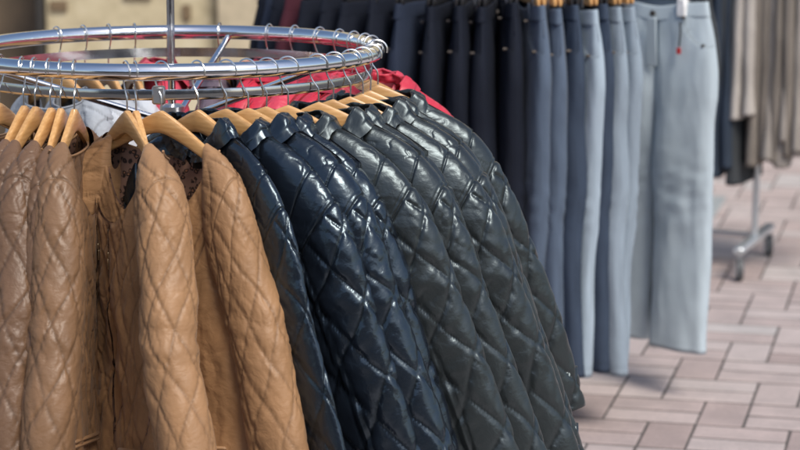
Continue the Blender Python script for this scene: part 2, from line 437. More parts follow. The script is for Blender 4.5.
        P = np.concatenate([P, np.array(extra)], 0)
        UV = np.concatenate([UV, np.repeat(UV[-1:], 4, 0)], 0); seamf = np.concatenate([seamf, np.repeat(seamf[-1:], 4, 0)], 0)
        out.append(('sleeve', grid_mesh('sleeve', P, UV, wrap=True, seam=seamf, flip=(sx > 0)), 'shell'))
    sleeve(1, 0.0); sleeve(-1, .75)
    # zip along the front edge, pull, pockets, binding or collar
    def fr_y(x, z):
        r = (-.2 - z) / .6
        return front * (D + .004 + .012 * max(0, min(1, (r - .5) * 2)))
    P, UV, _ = panel(front, -.035, .035, n=8, m=80)
    P[..., 1] -= front * .008
    out.append(('zip', grid_mesh('zip', P, UV, flip=(front < 0)), 'zip'))
    m = MB(); zt = P[2, 4]; zz = zt[2] - .05
    m.box((.004, zt[1] + front * .012, zz), (.007, .004, .012), bev=.001); m.box((.004, zt[1] + front * .013, zz - .018), (.005, .003, .022), bev=.001)
    out.append(('zip_pull', m.mesh('zip_pull'), 'metal'))
    for sx in ((-1, 1) if tan else ()):
        m = MB(); zp = -.725
        a = Vector((sx * .075, fr_y(.07, zp) + front * .008, zp - .006)); b = Vector((sx * .215, front * (D * .72 + .012), zp + .012))
        d = (b - a); L = d.length; ang = math.atan2(d.y, d.x); pit = math.atan2(d.z, math.hypot(d.x, d.y))
        rot = (Matrix.Rotation(ang, 3, 'Z') @ Matrix.Rotation(-pit, 3, 'Y'))
        for dz in (-.005, .005): m.box((a + b) / 2 + Vector((0, -front * .003, dz)), (L, .008, .0085), rot, .0035)
        out.append(('pocket_zip', m.mesh('pocket_zip'), 'pocket'))
    def neck_edge(sides=None):
        pts = []
        for sd in (sides or (front, -front)):
            P, _, _ = panel(sd, -nw / .205, nw / .205, n=41, m=6)
            e = [Vector(p) for p in P[0]]
            pts += e if sd == front else e[::-1]
        return pts
    if tan:
        m = MB(); m.tube(neck_edge((-front,)), .0024, 8); out.append(('neck_binding', m.mesh('neck_binding'), 'binding'))
    else:
        e = neck_edge(); n = len(e); arr = np.array([list(p) for p in e])
        cen = arr.mean(0)
        # stand collar: rises from the neck edge, puffed, open in front
        iy = arr[:, 1] * front
        order = np.argsort(np.arctan2(arr[:, 0], -iy))       # starts and ends at the front
        ang = np.arctan2(arr[:, 0], -iy)[order]; ring = arr[order]
        tt = np.linspace(-math.pi + .12, math.pi - .12, 110)
        rg = np.stack([np.interp(tt, ang, ring[:, i]) for i in range(3)], -1)
        cm = np.array([0, 0, 0])
        rows = []
        prof = [(-.65, .026, -.004), (-.15, .018, 0), (.25, .013, 0), (.65, .006, 0), (.92, -.002, 0), (1.0, -.007, .001), (.92, -.011, 0), (.55, -.009, 0), (.1, -.006, 0), (-.3, -.004, 0)]
        hcol = .019
        dirn = rg.copy(); dirn[:, 2] = 0; dirn /= np.linalg.norm(dirn, axis=1, keepdims=True) + 1e-9
        zback = -.112
        for h, o, dz in prof:
            q = rg + dirn * (o + .010 * max(h, 0))[None] if False else rg + dirn * o
            q = q.copy()
            base = rg[:, 2]
            q[:, 2] = base + h * hcol * (1 - .25 * (np.abs(tt) / math.pi) ** 2) + dz
            q[:, :2] += dirn[:, :2] * (.006 * perlin(tt * 4, tt * 0 + h * 1.5, seed + 70) + .0035 * perlin(tt * 13, tt * 0 + h * 2, seed + 73))[:, None]
            q[:, 2] += .007 * perlin(tt * 2.2, tt * 0, seed + 71) * max(h, 0)
            rows.append(q)
        A = np.array(rows)
        # resample rows for smoothness
        A2 = np.stack([catmull(A[:, j], 40) for j in range(A.shape[1])], 1)
        UV = np.stack(np.meshgrid(np.linspace(0, .4, A2.shape[1]), np.linspace(0, .1, 40)), -1)
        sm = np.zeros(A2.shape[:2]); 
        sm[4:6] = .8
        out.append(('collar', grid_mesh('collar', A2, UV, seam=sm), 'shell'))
    return out
FLIPFIX = True
def build_jacket(protos, mats, loc, psi, lean=0.0):
    """protos: list of (part, mesh, role)"""
    root = empty('quilted_jacket', loc, R_(psi - 90))
    rg = random.Random(int((psi + 400) * 10)); root.rotation_euler = (R_(rg.uniform(-1.6, 1.6)), R_(rg.uniform(-2.4, 2.4)), R_(psi - 90))
    k = rg.uniform(.975, 1.02); root.scale = (k, rg.uniform(.92, 1.08), k)
    for part, me, role in protos: link(part, me, mats[role], root)
    return root
def matset(shell, lining, tape=BLACKTAPE, bind=None, pocket=None):
    return {'shell': shell, 'lining': lining, 'zip': tape, 'metal': BRASS, 'pocket': pocket or shell, 'binding': bind or shell}

# ------------------------------------------------------------------ hangers
def hanger_meshes():
    xs = np.linspace(-.192, .192, 61); rows = []
    for x in xs:
        a = abs(x) / .192
        zt = float(hang_z(x)); h = .046 - .026 * a ** .7
        if a > .93: h *= math.sqrt(max(0.02, 1 - ((a - .93) / .07) ** 2)) * .98 + .02
        zc = zt - (.046 - .024 * a ** .8) / 2
        th = .017 - .007 * a ** .7; yb = -.004 * a ** 2
        sec = []
        for k in range(16):
            t = 2 * math.pi * k / 16; c, s = math.cos(t), math.sin(t)
            sec.append((x, yb + math.copysign(abs(c) ** .45, c) * th / 2, zc + math.copysign(abs(s) ** .6, s) * h / 2))
        rows.append(sec)
    P = np.array(rows)
    bar = MB(); n = 16
    vs = [tuple(p) for r in rows for p in r]; fs = []
    for i in range(60):
        for j in range(n): fs.append((i * n + j, i * n + (j + 1) % n, (i + 1) * n + (j + 1) % n, (i + 1) * n + j))
    fs.append(tuple(range(n - 1, -1, -1))); fs.append(tuple(60 * n + j for j in range(n)))
    bar.add(vs, [f[::-1] for f in fs])
    hk = MB(); pts = []; rh = .0222
    for i in range(19):
        t = R_(-18 + i * 12.0); pts.append((rh * math.cos(t), 0, rh * math.sin(t)))
    last = pts[-1]
    pts += [(-.012, 0, -.030), (-.004, 0, -.042), (0, 0, -.052), (0, 0, -.085)]
    pts = [tuple(p) for p in catmull(pts, 70)]
    hk.tube(pts, .0018, 8)
    return bar.mesh('hanger_bar'), hk.mesh('hook')
HB, HK = hanger_meshes()
# ------------------------------------------------------------------ round jacket rack
RC = Vector((-.50, 4.80, 1.303)); RR = .45
def ringpos(phi, r=RR): return RC + Vector((r * math.sin(R_(phi)), -r * math.cos(R_(phi)), 0))
rack = empty('round_clothes_rack', (RC.x, RC.y, 0))
tag(rack, 'round chrome clothes rack with a centre pole, its ring crowded with jackets', 'clothes rack')
def local(v): return Vector((v[0] - RC.x, v[1] - RC.y, v[2]))
m = MB(); m.tube([local(ringpos(a * 360 / 120)) for a in range(120)], .0172, 20, closed=True); link('hanging_ring', m.mesh('hanging_ring'), CHROME, rack)
def band(r, z, h, t, a0, a1, n):
    vs = []; fs = []
    for i in range(n + 1):
        a = R_(a0 + (a1 - a0) * i / n)
        for (dr, dz) in ((-t, -h), (0, -h), (t * .55, -h * .85), (t * .75, -h * .4), (t * .8, h * .1), (t * .75, h * .5), (t * .5, h * .9), (0, h), (-t, h)):
            vs.append((math.sin(a) * (r + dr), -math.cos(a) * (r + dr), z + dz))
    for i in range(n):
        for j in range(9): fs.append((i * 9 + j, i * 9 + (j + 1) % 9, (i + 1) * 9 + (j + 1) % 9, (i + 1) * 9 + j))
    fs += [tuple(range(8, -1, -1)), tuple(n * 9 + j for j in range(9))]
    return vs, fs
m = MB(); m.add(*band(RR - .012, 1.256, .0108, .003, 3, 183, 70)); link('support_band', m.mesh('support_band'), BAND, rack)
m = MB(); m.add(*band(RR - .012, 1.256, .0108, .003, 183.01, 362, 70)); link('support_band', m.mesh('support_band'), BAND, rack)
m = MB(); a = R_(2.5); m.box((math.sin(a) * (RR - .012), -math.cos(a) * (RR - .012), 1.256), (.026, .020, .036), Matrix.Rotation(a, 3, 'Z'), .003); link('clamp', m.mesh('clamp'), DULL, rack)
m = MB(); m.tube([(0, 0, .10), (0, 0, 1.10)], .019, 20); link('lower_pole', m.mesh('lower_pole'), CHROME, rack)
m = MB(); m.tube([(0, 0, 1.10), (0, 0, 1.86)], .0085, 16); link('upper_pole', m.mesh('upper_pole'), CHROME, rack)
m = MB(); m.tube([(0, 0, 1.12), (0, 0, 1.125), (0, 0, 1.18), (0, 0, 1.185)], [.02, .027, .027, .018], 20); link('hub', m.mesh('hub'), DULL, rack)
for k in range(3):
    a = R_(168 + 120 * k); m = MB(); d = Vector((math.sin(a), -math.cos(a), 0))
    m.tube([d * .022 + Vector((0, 0, 1.15)), d * (RR - .004) + Vector((0, 0, 1.295))], .0075, 12); link('spoke', m.mesh('spoke'), CHROME, rack)
for k in range(4):
    a = R_(45 + 90 * k); m = MB(); d = Vector((math.sin(a), -math.cos(a), 0))
    m.tube([d * .0 + Vector((0, 0, .12)), d * .06 + Vector((0, 0, .10)), d * .42 + Vector((0, 0, .045))], .013, 12)
    f = link('foot', m.mesh('foot'), CHROME, rack)
    m = MB(); m.tube([d * .42 + Vector((0, 0, .0)), d * .42 + Vector((0, 0, .05))], .018, 14); link('rubber_foot', m.mesh('rubber_foot'), RUBBER, f)

TANF = jacket_meshes('tan', 3, -1); TANQ = jacket_meshes('tan', 8, -1, smooth_side=False); TANB = jacket_meshes('tan', 14, +1)
BLK = [jacket_meshes('black', 5, -1, long=True, broad=.040), jacket_meshes('black', 27, -1, long=True), jacket_meshes('black', 38, -1, long=True), jacket_meshes('black', 49, -1)]
FARJ = jacket_meshes('black', 71, -1, res=.6); FART = jacket_meshes('tan', 83, -1, res=.6)
M_TAN = matset(TAN, LEOPARD, ZIPTAPE, TAN); M_TANB = matset(TAN_B, LEOPARD, ZIPTAPE, TAN_B); M_BROWN = matset(BROWN, LEOPARD, ZIPTAPE, TAN_B); M_BROWNL = matset(BROWN_L, LEOPARD, ZIPTAPE, TAN_B)
M_BLK = matset(BLACK, DARKLIN); M_BLKM = matset(BLACK_M, DARKLIN); M_RED = matset(RED, REDLIN); M_PINK = matset(PINK, REDLIN); M_MAUVE = matset(MAUVE, DARKLIN); M_GREY = matset(GREY, GREYLIN); M_PALE = matset(PALE, GREYLIN)
HPROTO = None
def put_hanger(phi, psi, label):
    global HPROTO
    if HPROTO is None:
        HPROTO = empty('wooden_hanger'); link('hanger_bar', HB, WOOD, HPROTO); link('hook', HK, STEEL, HPROTO); o = HPROTO
    else: o = copy_tree(HPROTO)
    o.location = ringpos(phi); o.rotation_euler = (0, 0, R_(psi - 90))
    tag(o, label, 'hanger', 'wooden hangers hooked on the round rack'); return o
ORD = ['first', 'second', 'third', 'fourth', 'fifth', 'sixth', 'seventh', 'eighth', 'ninth', 'tenth']
def hang(phi, psi, protos, mats, jl, hl, group, name='quilted_jacket'):
    hg = put_hanger(phi, psi, hl)
    j = build_jacket(protos, mats, ringpos(phi) - Vector((0, 0, .004 if protos in (TANF, TANB, TANQ) else .001)), psi); j.name = name; hg.rotation_euler = j.rotation_euler
    tag(j, jl, 'jacket', group); return j
# left group of brown and tan jackets
left = [(-56, -36, TANB, M_BROWN), (-45, -18, TANB, M_BROWN), (-36, -9, TANF, M_BROWN), (-31.8, -11, TANB, M_BROWN), (-27, -8, TANF, M_BROWN), (-23.6, -2, TANB, M_BROWN), (-19.5, -3, TANB, M_BROWNL)]
names = ['sixth', 'fifth', 'fourth', 'third', 'second', 'first']
for i, (ph, ps, pr, mt) in enumerate(left):
    if i == 6:
        jl = 'rightmost glossy brown jacket of the left bunch, its neckline open toward the tan jackets'
        hl = 'wooden hanger in the rightmost brown jacket of the left bunch'
    else:
        jl = f'brown quilted jacket in the left bunch, {names[i]} to the left of the bunch\'s rightmost jacket'
        hl = f'wooden hanger of the brown jacket {names[i]} to the left of the bunch\'s rightmost jacket'
    hang(ph, ps, pr, mt, jl, hl, 'brown and tan quilted jackets on the round rack')
TG = 'brown and tan quilted jackets on the round rack'
hang(-5.6, 26, TANQ, M_TAN, 'light tan quilted jacket nearest the camera, its sleeve with narrow tall diamonds facing front', 'wooden hanger holding the nearest light tan jacket, left of the two front ones', TG)
put_hanger(-3.2, 17, 'wooden hanger half hidden directly behind that of the nearest light tan jacket')
t2 = hang(3.4, 52, TANF, M_TAN, 'light tan quilted jacket next to the black jackets, leopard lining and pocket zip showing', 'wooden hanger with its arm bare in the light tan jacket beside the black ones', TG)
t2.scale.y = .85
BG = 'black quilted jackets on the round rack'
j0 = hang(12.5, 46, BLK[1], M_BLK, 'shiny black jacket mostly hidden behind the light tan jacket with leopard lining', 'wooden hanger peeking out behind the one in the tan jacket beside the black ones', BG)
j0.scale.y = .5
blk = [(20, 64), (25.5, 68.5), (31.2, 75), (37.3, 79.5), (47.3, 82), (54, 85), (62, 86.5), (69, 88.5), (77, 90.5), (91, 92)]
for i, (ph, ps) in enumerate(blk):
    if i == 0: jl = 'glossy black quilted jacket fully seen beside the light tan jacket, first of the black row'; hl = 'wooden hanger of the first black jacket, right beside the light tan jacket'
    elif i == 9: jl = 'last black quilted jacket at the right end of the rack, nearest the jeans'; hl = 'wooden hanger of the last black jacket at the right end of the ring'
    else:
        jl = f'black quilted jacket, {ORD[i]} in the black row counted from the light tan jacket'; hl = f'wooden hanger of the {ORD[i]} black jacket counted from the light tan jacket'
    hang(ph, ps, BLK[i % 3 if i < 8 else 3], M_BLK if i < 3 else M_BLKM, jl, hl, BG)
# far side of the ring
far = [(104, 124, M_RED, 'bright red padded jacket just behind the last black jacket'), (111, 132, M_PINK, 'pinkish red padded jacket whose shoulder sticks out right of the ring'),
       (119, 138, M_RED, 'red padded jacket second behind the last black jacket'), (127, 142, M_RED, 'red padded jacket third behind the last black jacket'), (136, 139, M_PINK, 'pinkish red padded jacket inside the ring, behind the middle black hangers'),
       (146, 149, M_RED, 'red padded jacket on the far side, left of the middle black hangers'), (155, 158, M_RED, 'leftmost bright red padded jacket, beside the mauve one'),
       (171, 172, M_MAUVE, 'dark mauve padded jacket between the red and the grey jackets'), (187, 188, M_PINK, 'single pinkish red padded jacket between the mauve and pale grey ones'),
       (197, 196, M_PALE, 'pale grey cotton jacket nearest the lone pinkish one'), (205, 204, M_GREY, 'mid grey jacket between two pale grey ones at the far left'), (213, 212, M_PALE, 'pale grey jacket far left behind the brown hangers'), (222, 220, M_GREY, 'leftmost mid grey jacket on the far side of the ring')]
for ph, ps, mt, lb in far:
    oj = hang(ph, ps, FARJ if mt not in (M_GREY, M_PALE) else FART, mt, lb, 'wooden hanger holding the ' + ' '.join(lb.split()[:12]), 'jackets on the far side of the round rack', 'padded_jacket')
    if mt in (M_RED, M_PINK): oj.location.z += .022; oj.scale = (1.0, 1.2, 1.0)

# ------------------------------------------------------------------ jeans on a second round rack
def loft(sections, N, e=.8, seed=0, foldamp=.006, m=90, fold_f=(9, 2.5)):
    """sections: rows (cx,cy,z,a,b); returns P,UV"""
    S = catmull(sections, m); th = np.linspace(0, 2 * math.pi, N, endpoint=False)
    ct, st = np.cos(th), np.sin(th)
    cx = np.sign(ct) * np.abs(ct) ** e; sy = np.sign(st) * np.abs(st) ** e
    x = S[:, 0:1] + S[:, 3:4] * cx; y = S[:, 1:2] + S[:, 4:5] * sy; z = S[:, 2:3] * np.ones((1, N))
    P = np.stack([x, y, z], -1)
    n = normals(P, True); c = np.stack([S[:, 0:1] * np.ones((1, N)), S[:, 1:2] * np.ones((1, N)), z], -1)
    n = n * np.where(((P - c) * n).sum(-1, keepdims=True) < 0, -1, 1)
    f = fbm((ct * S[:, 3:4] + .3) * fold_f[0] + seed, (z + st * .06) * fold_f[1], seed, 3) + .6 * ridge((x + y) * 13, z * 4, seed + 3) * .6
    d = foldamp * f
    P = P + n * d[..., None]
    UV = np.stack([th[None, :] * S[:, 3:4] * .7 + 0 * z, -z], -1)
    return P, UV
def close_bottom(P, UV):
    c = P[-1].mean(0); ex = np.array([c + (P[-1] - c) * .86 + [0, 0, .002], c + (P[-1] - c) * .84 + [0, 0, .12], c + (P[-1] - c) * .02 + [0, 0, .13]])
    return np.concatenate([P, ex], 0), np.concatenate([UV, np.repeat(UV[-1:], 3, 0)], 0)
def jeans_meshes(seed, spread=.02, L=1.09, leg=1.0, swing=(0, 0)):
    out = []; W0 = -.112; rng = random.Random(seed)
    dx = .01 * rng.uniform(-1, 1)
    for sx in (-1, 1):
        kx, ky = (swing if sx < 0 else (0, 0))
        secs = [(sx * .092, 0, W0 - .036, .097, .0225), (sx * .099, 0, W0 - .10, .106, .030), (sx * .105, 0, W0 - .19, .113, .037), (sx * .106, 0, W0 - .28, .112, .040), (sx * .106 + kx * .1, ky * .1, W0 - .37, .103, .040),
                (sx * (.104 + spread * .3) + kx * .4, .004 * sx + ky * .4, W0 - .53, .094 * leg, .040), (sx * (.103 + spread * .6) + dx + kx * .7, .012 * rng.uniform(-1, 1) + ky * .7, W0 - .75, .088 * leg, .034), (sx * (.102 + spread) + 2 * dx + kx, .02 * rng.uniform(-1, 1) + ky, W0 - L, .090 * leg, .032)]
        P, UV = loft(secs, 84, .8, seed + 5 + sx, .0055, 170)
        u = P[..., 0]; z = P[..., 2]
        dp = np.hypot((np.abs(u) - .20) / .085, (z - (W0 - .035)) / .095) - 1
        sm = np.exp(-(dp / .035) ** 2) * (P[..., 1] < 0) + np.exp(-((z - (W0 - L + .025)) / .003) ** 2)
        P[..., 1] += np.where((dp < 0) & (P[..., 1] < 0), .004, 0)
        kn = np.exp(-((z - (W0 - .58)) / .10) ** 2)
        P[..., 1] += .004 * kn * perlin(u * 14 + z * 6, z * 26 - u * 9, seed + 17) + .005 * perlin(u * 10, z * 5, seed + 19) * sstep(W0 - .3, W0 - .6, z)
        P, UV = close_bottom(P, UV); sm = np.clip(np.concatenate([sm, np.zeros((3, 84))], 0), 0, 1)
        out.append(('leg', grid_mesh('leg', P, UV, True, sm), 0))
    P, UV = loft([(0, 0, W0 + .004, .178, .017), (0, 0, W0 + .002, .182, .021), (0, 0, W0 - .02, .186, .0235), (0, 0, W0 - .038, .189, .025), (0, 0, W0 - .041, .186, .022)], 96, .75, seed, .0025, 16)
    P[..., 2] -= np.where(P[..., 1] < 0, .020 * np.exp(-(P[..., 0] / .10) ** 2), 0)
    out.append(('waistband', grid_mesh('waistband', P, UV, True), 0))
    m = MB(); m.box((.006, -.043, W0 - .125), (.036, .006, .15), Matrix.Rotation(R_(3), 3, 'X'), .002); out.append(('fly', m.mesh('fly'), 0))
    m = MB(); m.tube([(0, -.030, W0 - .038), (0, -.036, W0 - .038)], .009, 14); out.append(('button', m.mesh('button'), 1))
    for x in (-.11, .11):
        m = MB(); m.box((x, -.0245, W0 - .018), (.011, .005, .05), bev=.0015); out.append(('belt_loop', m.mesh('belt_loop'), 0))
    for sx in (-1, 1):
        for (qx, qz) in ((.118, -.045), (.186, -.128)):
            m = MB(); m.tube([(sx * qx, -.03 if qx < .15 else -.016, W0 + qz), (sx * qx, -.040 if qx < .15 else -.030, W0 + qz)], .0045, 10)
            out.append(('rivet', m.mesh('rivet'), 1))
    return out
JEANS = [jeans_meshes(3), jeans_meshes(21, .0), jeans_meshes(33, .035)]
SLIM = jeans_meshes(41, .0, 1.10, 1.17, (-.05, .07))
JC = Vector((.285, 7.05, 1.390)); JR = .55
jr = empty('round_clothes_rack', (JC.x, JC.y, 0)); tag(jr, 'second round rack in the background, hidden under dark and pale blue jeans', 'clothes rack')
m = MB(); m.tube([(JR * math.sin(a * math.pi / 50), -JR * math.cos(a * math.pi / 50), JC.z) for a in range(100)], .0165, 16, closed=True); link('hanging_ring', m.mesh('hanging_ring'), CHROME, jr)
m = MB(); m.tube([(0, 0, .1), (0, 0, JC.z - .02)], .019, 16); link('lower_pole', m.mesh('lower_pole'), CHROME, jr)
for k in range(3):
    a = R_(170 + 120 * k); m = MB(); d = Vector((math.sin(a), -math.cos(a), 0)); m.tube([Vector((0, 0, JC.z - .12)), d * JR + Vector((0, 0, JC.z - .008))], .0075, 10); link('spoke', m.mesh('spoke'), CHROME, jr)
for k in range(4):
    a = R_(-40 + 90 * k); m = MB(); d = Vector((math.sin(a), -math.cos(a), 0)); m.tube([Vector((0, 0, .12)), d * .30 + Vector((0, 0, .05))], .013, 12)
    f = link('foot', m.mesh('foot'), CHROME, jr); m = MB(); m.tube([d * .3 + Vector((0, 0, 0)), d * .3 + Vector((0, 0, .052))], .018, 12); link('rubber_foot', m.mesh('rubber_foot'), RUBBER, f)
# clip hanger: wooden clamp bar with hook
m = MB(); m.box((0, -.008, -.098), (.34, .012, .030), bev=.004); m.box((0, .008, -.098), (.34, .012, .030), bev=.004); CB = m.mesh('clamp_bar')
m = MB(); m.tube(catmull([(.0215 * math.cos(R_(t)), 0, .0215 * math.sin(R_(t))) for t in range(-10, 200, 15)] + [(-.012, 0, -.028), (0, 0, -.045), (0, 0, -.085)], 40).tolist(), .0018, 8); CK = m.mesh('hook')
CC = []
for x in (-.12, .12):
    m = MB(); m.box((x, -.016, -.10), (.018, .006, .045), bev=.002); CC.append(m.mesh('metal_clip'))
CP = None
def clip_hanger(loc, psi, label, dark=False):
    global CP
    if CP is None:
        CP = empty('clamp_hanger'); link('clamp_bar', CB, WOOD, CP); link('hook', CK, STEEL, CP); [link('metal_clip', k, DULL, CP) for k in CC]; o = CP
    else: o = copy_tree(CP)
    o.location = loc; o.rotation_euler = (0, 0, R_(psi - 90)); tag(o, label, 'hanger', 'clamp hangers on the jeans rack')
    for ch in [k for k in bpy.data.objects if k.parent == o]:
        if ch.name.startswith('clamp_bar'): ch.material_slots[0].link = 'OBJECT'; ch.material_slots[0].material = BLACKTAPE if dark else WOOD
    return o
def put_jeans(phi, psi, protos, mat, label, dz=0.0):
    loc = JC + Vector((JR * math.sin(R_(phi)), -JR * math.cos(R_(phi)), dz))
    root = empty('jeans', loc, R_(psi - 90))
    for part, me, k in protos: link(part, me, mat if k == 0 else RIVET, root)
    tag(root, label, 'jeans', 'jeans hanging on the second round rack')
    loc = loc.copy(); loc.z = JC.z
    dark = mat in (NAVY, NAVY_L, BURG, INDIGO, CHAR); clip_hanger(loc, psi, ('black' if dark else 'wooden') + ' clamp hanger gripping the ' + ' '.join(label.replace(',', '').split()[:11]), dark); return root
dk = []
n = 14
for i in range(n):
    ph = -86 + i * 6.9
    mat = BURG if i == 4 else (NAVY_L if i in (2, 9) else NAVY)
    if i == 4: lb = 'burgundy trousers, the only red pair among the dark jeans'
    elif i < 4: lb = f'dark navy jeans, {["fourth", "third", "second", "first"][i]} to the left of the burgundy trousers'
    elif i == 9: lb = 'slightly faded navy jeans in the middle of the dark row'
    elif i < 9: lb = f'dark navy jeans, {ORD[i - 5]} to the right of the burgundy trousers'
    else: lb = f'near black jeans, {ORD[i - 10]} to the right of the slightly faded navy pair'
    o = put_jeans(ph, ph + random.uniform(-5, 5), JEANS[i % 3], mat, lb, random.uniform(-.006, .012))
for ph, ps, pr, mat, lb, dz in [(10, 9, JEANS[1], MIDBLUE, 'mid blue jeans beside the near black ones, first blue pair', 0), (14.5, 11, JEANS[0], MIDBLUE, 'second mid blue jeans counted from the near black ones', -.01),
        (19, 14, JEANS[2], INDIGO, 'indigo jeans squeezed left of the first light blue pair', 0), (23.5, 20, JEANS[1], SKYBLUE, 'light blue jeans with a pocket edge showing, beside the indigo pair', -.016),
        (27, 20, JEANS[0], INDIGO, 'indigo jeans in shadow between light blue and grey blue pairs', 0), (31, 23, JEANS[2], GREYBLUE, 'grey blue jeans, left one of two beside the pale pair', -.01), (35, 26, JEANS[1], GREYBLUE, 'grey blue jeans, right one of two beside the pale pair', -.012), (84, 47, JEANS[1], CHAR, 'charcoal jeans added to fill the shaded gap between pale legs', 0)]:  # charcoal pair added as dark fill where the leg gap is only shaded
    put_jeans(ph, ps, pr, mat, lb, dz)
pj = put_jeans(72, 48, SLIM, PALEBLUE, 'pale blue jeans at the right end, front shown with fly and hang tag', -.022)
m = MB(); m.tube([(.112, -.044, -.17), (.118, -.050, -.20), (.116, -.053, -.245)], .003, 6); tg = link('hang_tag', m.mesh('hang_tag'), BLACKTAPE, pj)
m = MB(); m.box((.116, -.054, -.258), (.016, .003, .020), bev=.001); link('red_tip', m.mesh('red_tip'), plain('tag_red', (.5, .03, .03), .5), tg)
m = MB(); m.box((.105, -.020, -.128), (.030, .030, .055), bev=.003); link('size_clip', m.mesh('size_clip'), plain('white_plastic', (.8, .8, .8), .4), pj)

# ------------------------------------------------------------------ wheeled rack at the right
up = Vector((1.462, 8.92, 0)); fd = Vector((.36, .93, 0)).normalized(); rd = Vector((-.93, .36, 0)).normalized()
wr = empty('rolling_clothes_rack', up); tag(wr, 'chrome garment rail on casters at the right, hung with grey trousers', 'clothes rack')
for off in (0, 1.35):
    b = rd * off
    m = MB(); m.tube([b + Vector((0, 0, .13)), b + Vector((0, 0, 1.55))], .0140, 14); link('upright', m.mesh('upright'), SATIN, wr)
    m = MB(); ang = math.atan2(fd.y, fd.x); m.box(b + Vector((0, 0, .125)), (.62, .042, .030), Matrix.Rotation(ang, 3, 'Z'), .006); link('base_bar', m.mesh('base_bar'), SATIN, wr)
    for s in (-1, 1):
        c = b + fd * (.285 * s); m = MB()
        m.tube([c + Vector((0, 0, .118)), c + Vector((0, 0, .085))], .010, 12)
        side = Matrix.Rotation(R_(25), 3, 'Z') @ rd
        for q in (-.016, .016): m.box(c + side * q + Vector((0, 0, .066)), (.034, .003, .055), Matrix.Rotation(math.atan2(side.y, side.x) + math.pi / 2, 3, 'Z'))
        cs = link('caster', m.mesh('caster'), DULL, wr)
        m = MB(); w0 = c + Vector((0, 0, .0465)); m.tube([w0 - side * .0125, w0 - side * .010, w0 + side * .010, w0 + side * .0125], [.038, .0465, .0465, .038], 28); link('wheel', m.mesh('wheel'), RUBBER, cs)
        m = MB(); m.tube([w0 - side * .0145, w0 + side * .0145], .030, 18); link('wheel_hub', m.mesh('wheel_hub'), SATIN, cs)
m = MB(); m.tube([rd * 1.62 + Vector((0, 0, 1.54)), rd * -.42 + Vector((0, 0, 1.54))], .0125, 14); link('top_rail', m.mesh('top_rail'), CHROME, wr)
m = MB(); m.tube([rd * .02 + Vector((0, 0, .14)), rd * 1.33 + Vector((0, 0, .14))], .011, 12); link('lower_rail', m.mesh('lower_rail'), DULL, wr)
def trousers_meshes(seed, z0, z1, z2, w=.20):
    out = []
    for k, (zb, yy) in enumerate(((z1, -.018), (z2, .016))):
        top = [(0, yy * .3, z0, w * .93, .012), (0, yy, z0 - .03, w * .95, .022), (0, yy * 1.2, (z0 + zb) / 2, w, .027), (.01 * (-1) ** seed, yy * 1.6, zb, w * 1.04, .031)]
        P, UV = loft(top, 64, .7, seed + k * 4, .010, 90, (16, 1.2)); P, UV = close_bottom(P, UV)
        out.append(('trouser_leg', grid_mesh('trouser_leg', P, UV, True)))
    return out
tl = [(.62, CHAR, .42, .46, 'charcoal trousers at the far left of the wheeled rack, beside the pale jeans'), (.54, DEEPBLUE, .55, .60, 'deep blue trousers second from the left on the wheeled rack'), (.46, DEEPBLUE, .70, .66, 'deep blue trousers third from the left on the wheeled rack'),
      (.385, SLATE, .56, .60, 'slate trousers fourth from the left on the wheeled rack'), (.31, DEEPBLUE, .50, .48, 'deep blue trousers fifth from the left on the wheeled rack'), (.25, CHAR, .44, .48, 'dark charcoal trousers just left of the longest charcoal ones'), (.19, CHAR, .40, .38, 'longest charcoal trousers, hem lowest on the wheeled rack'), (.13, DEEPBLUE, .44, .40, 'deep blue trousers between two charcoal pairs by the upright'),
      (.08, CHAR, .37, .42, 'charcoal trousers just left of the short stone grey pair'), (.03, STONE, .66, .64, 'short stone grey trousers, hem highest near the upright'), (-.025, BROWNGREY, .48, .45, 'brown grey trousers in front of the upright'), (-.08, TAUPE, .45, .48, 'long taupe trousers right of the upright'), (-.135, BROWNGREY, .50, .47, 'brown grey trousers third right of the upright'),
      (-.19, TAUPE, .52, .56, 'taupe trousers fourth right of the upright'), (-.245, STONE, .52, .50, 'stone grey trousers fifth right of the upright'), (-.30, TAUPE, .56, .58, 'taupe trousers sixth right of the upright'), (-.36, STONE, .58, .56, 'stone grey trousers at the right end of the rail')]
for i, (t, mat, z1, z2, lb) in enumerate(tl):
    p = up + rd * t; root = empty('trousers', (p.x, p.y, 1.45), math.atan2(fd.y, fd.x) + R_(random.uniform(-9, 9)))
    for nm, me in trousers_meshes(100 + i, 0, z1 - 1.45, z2 - 1.45, random.uniform(.17, .21)): link(nm, me, mat, root)
    tag(root, lb, 'trousers', 'trousers hanging on the wheeled rack')

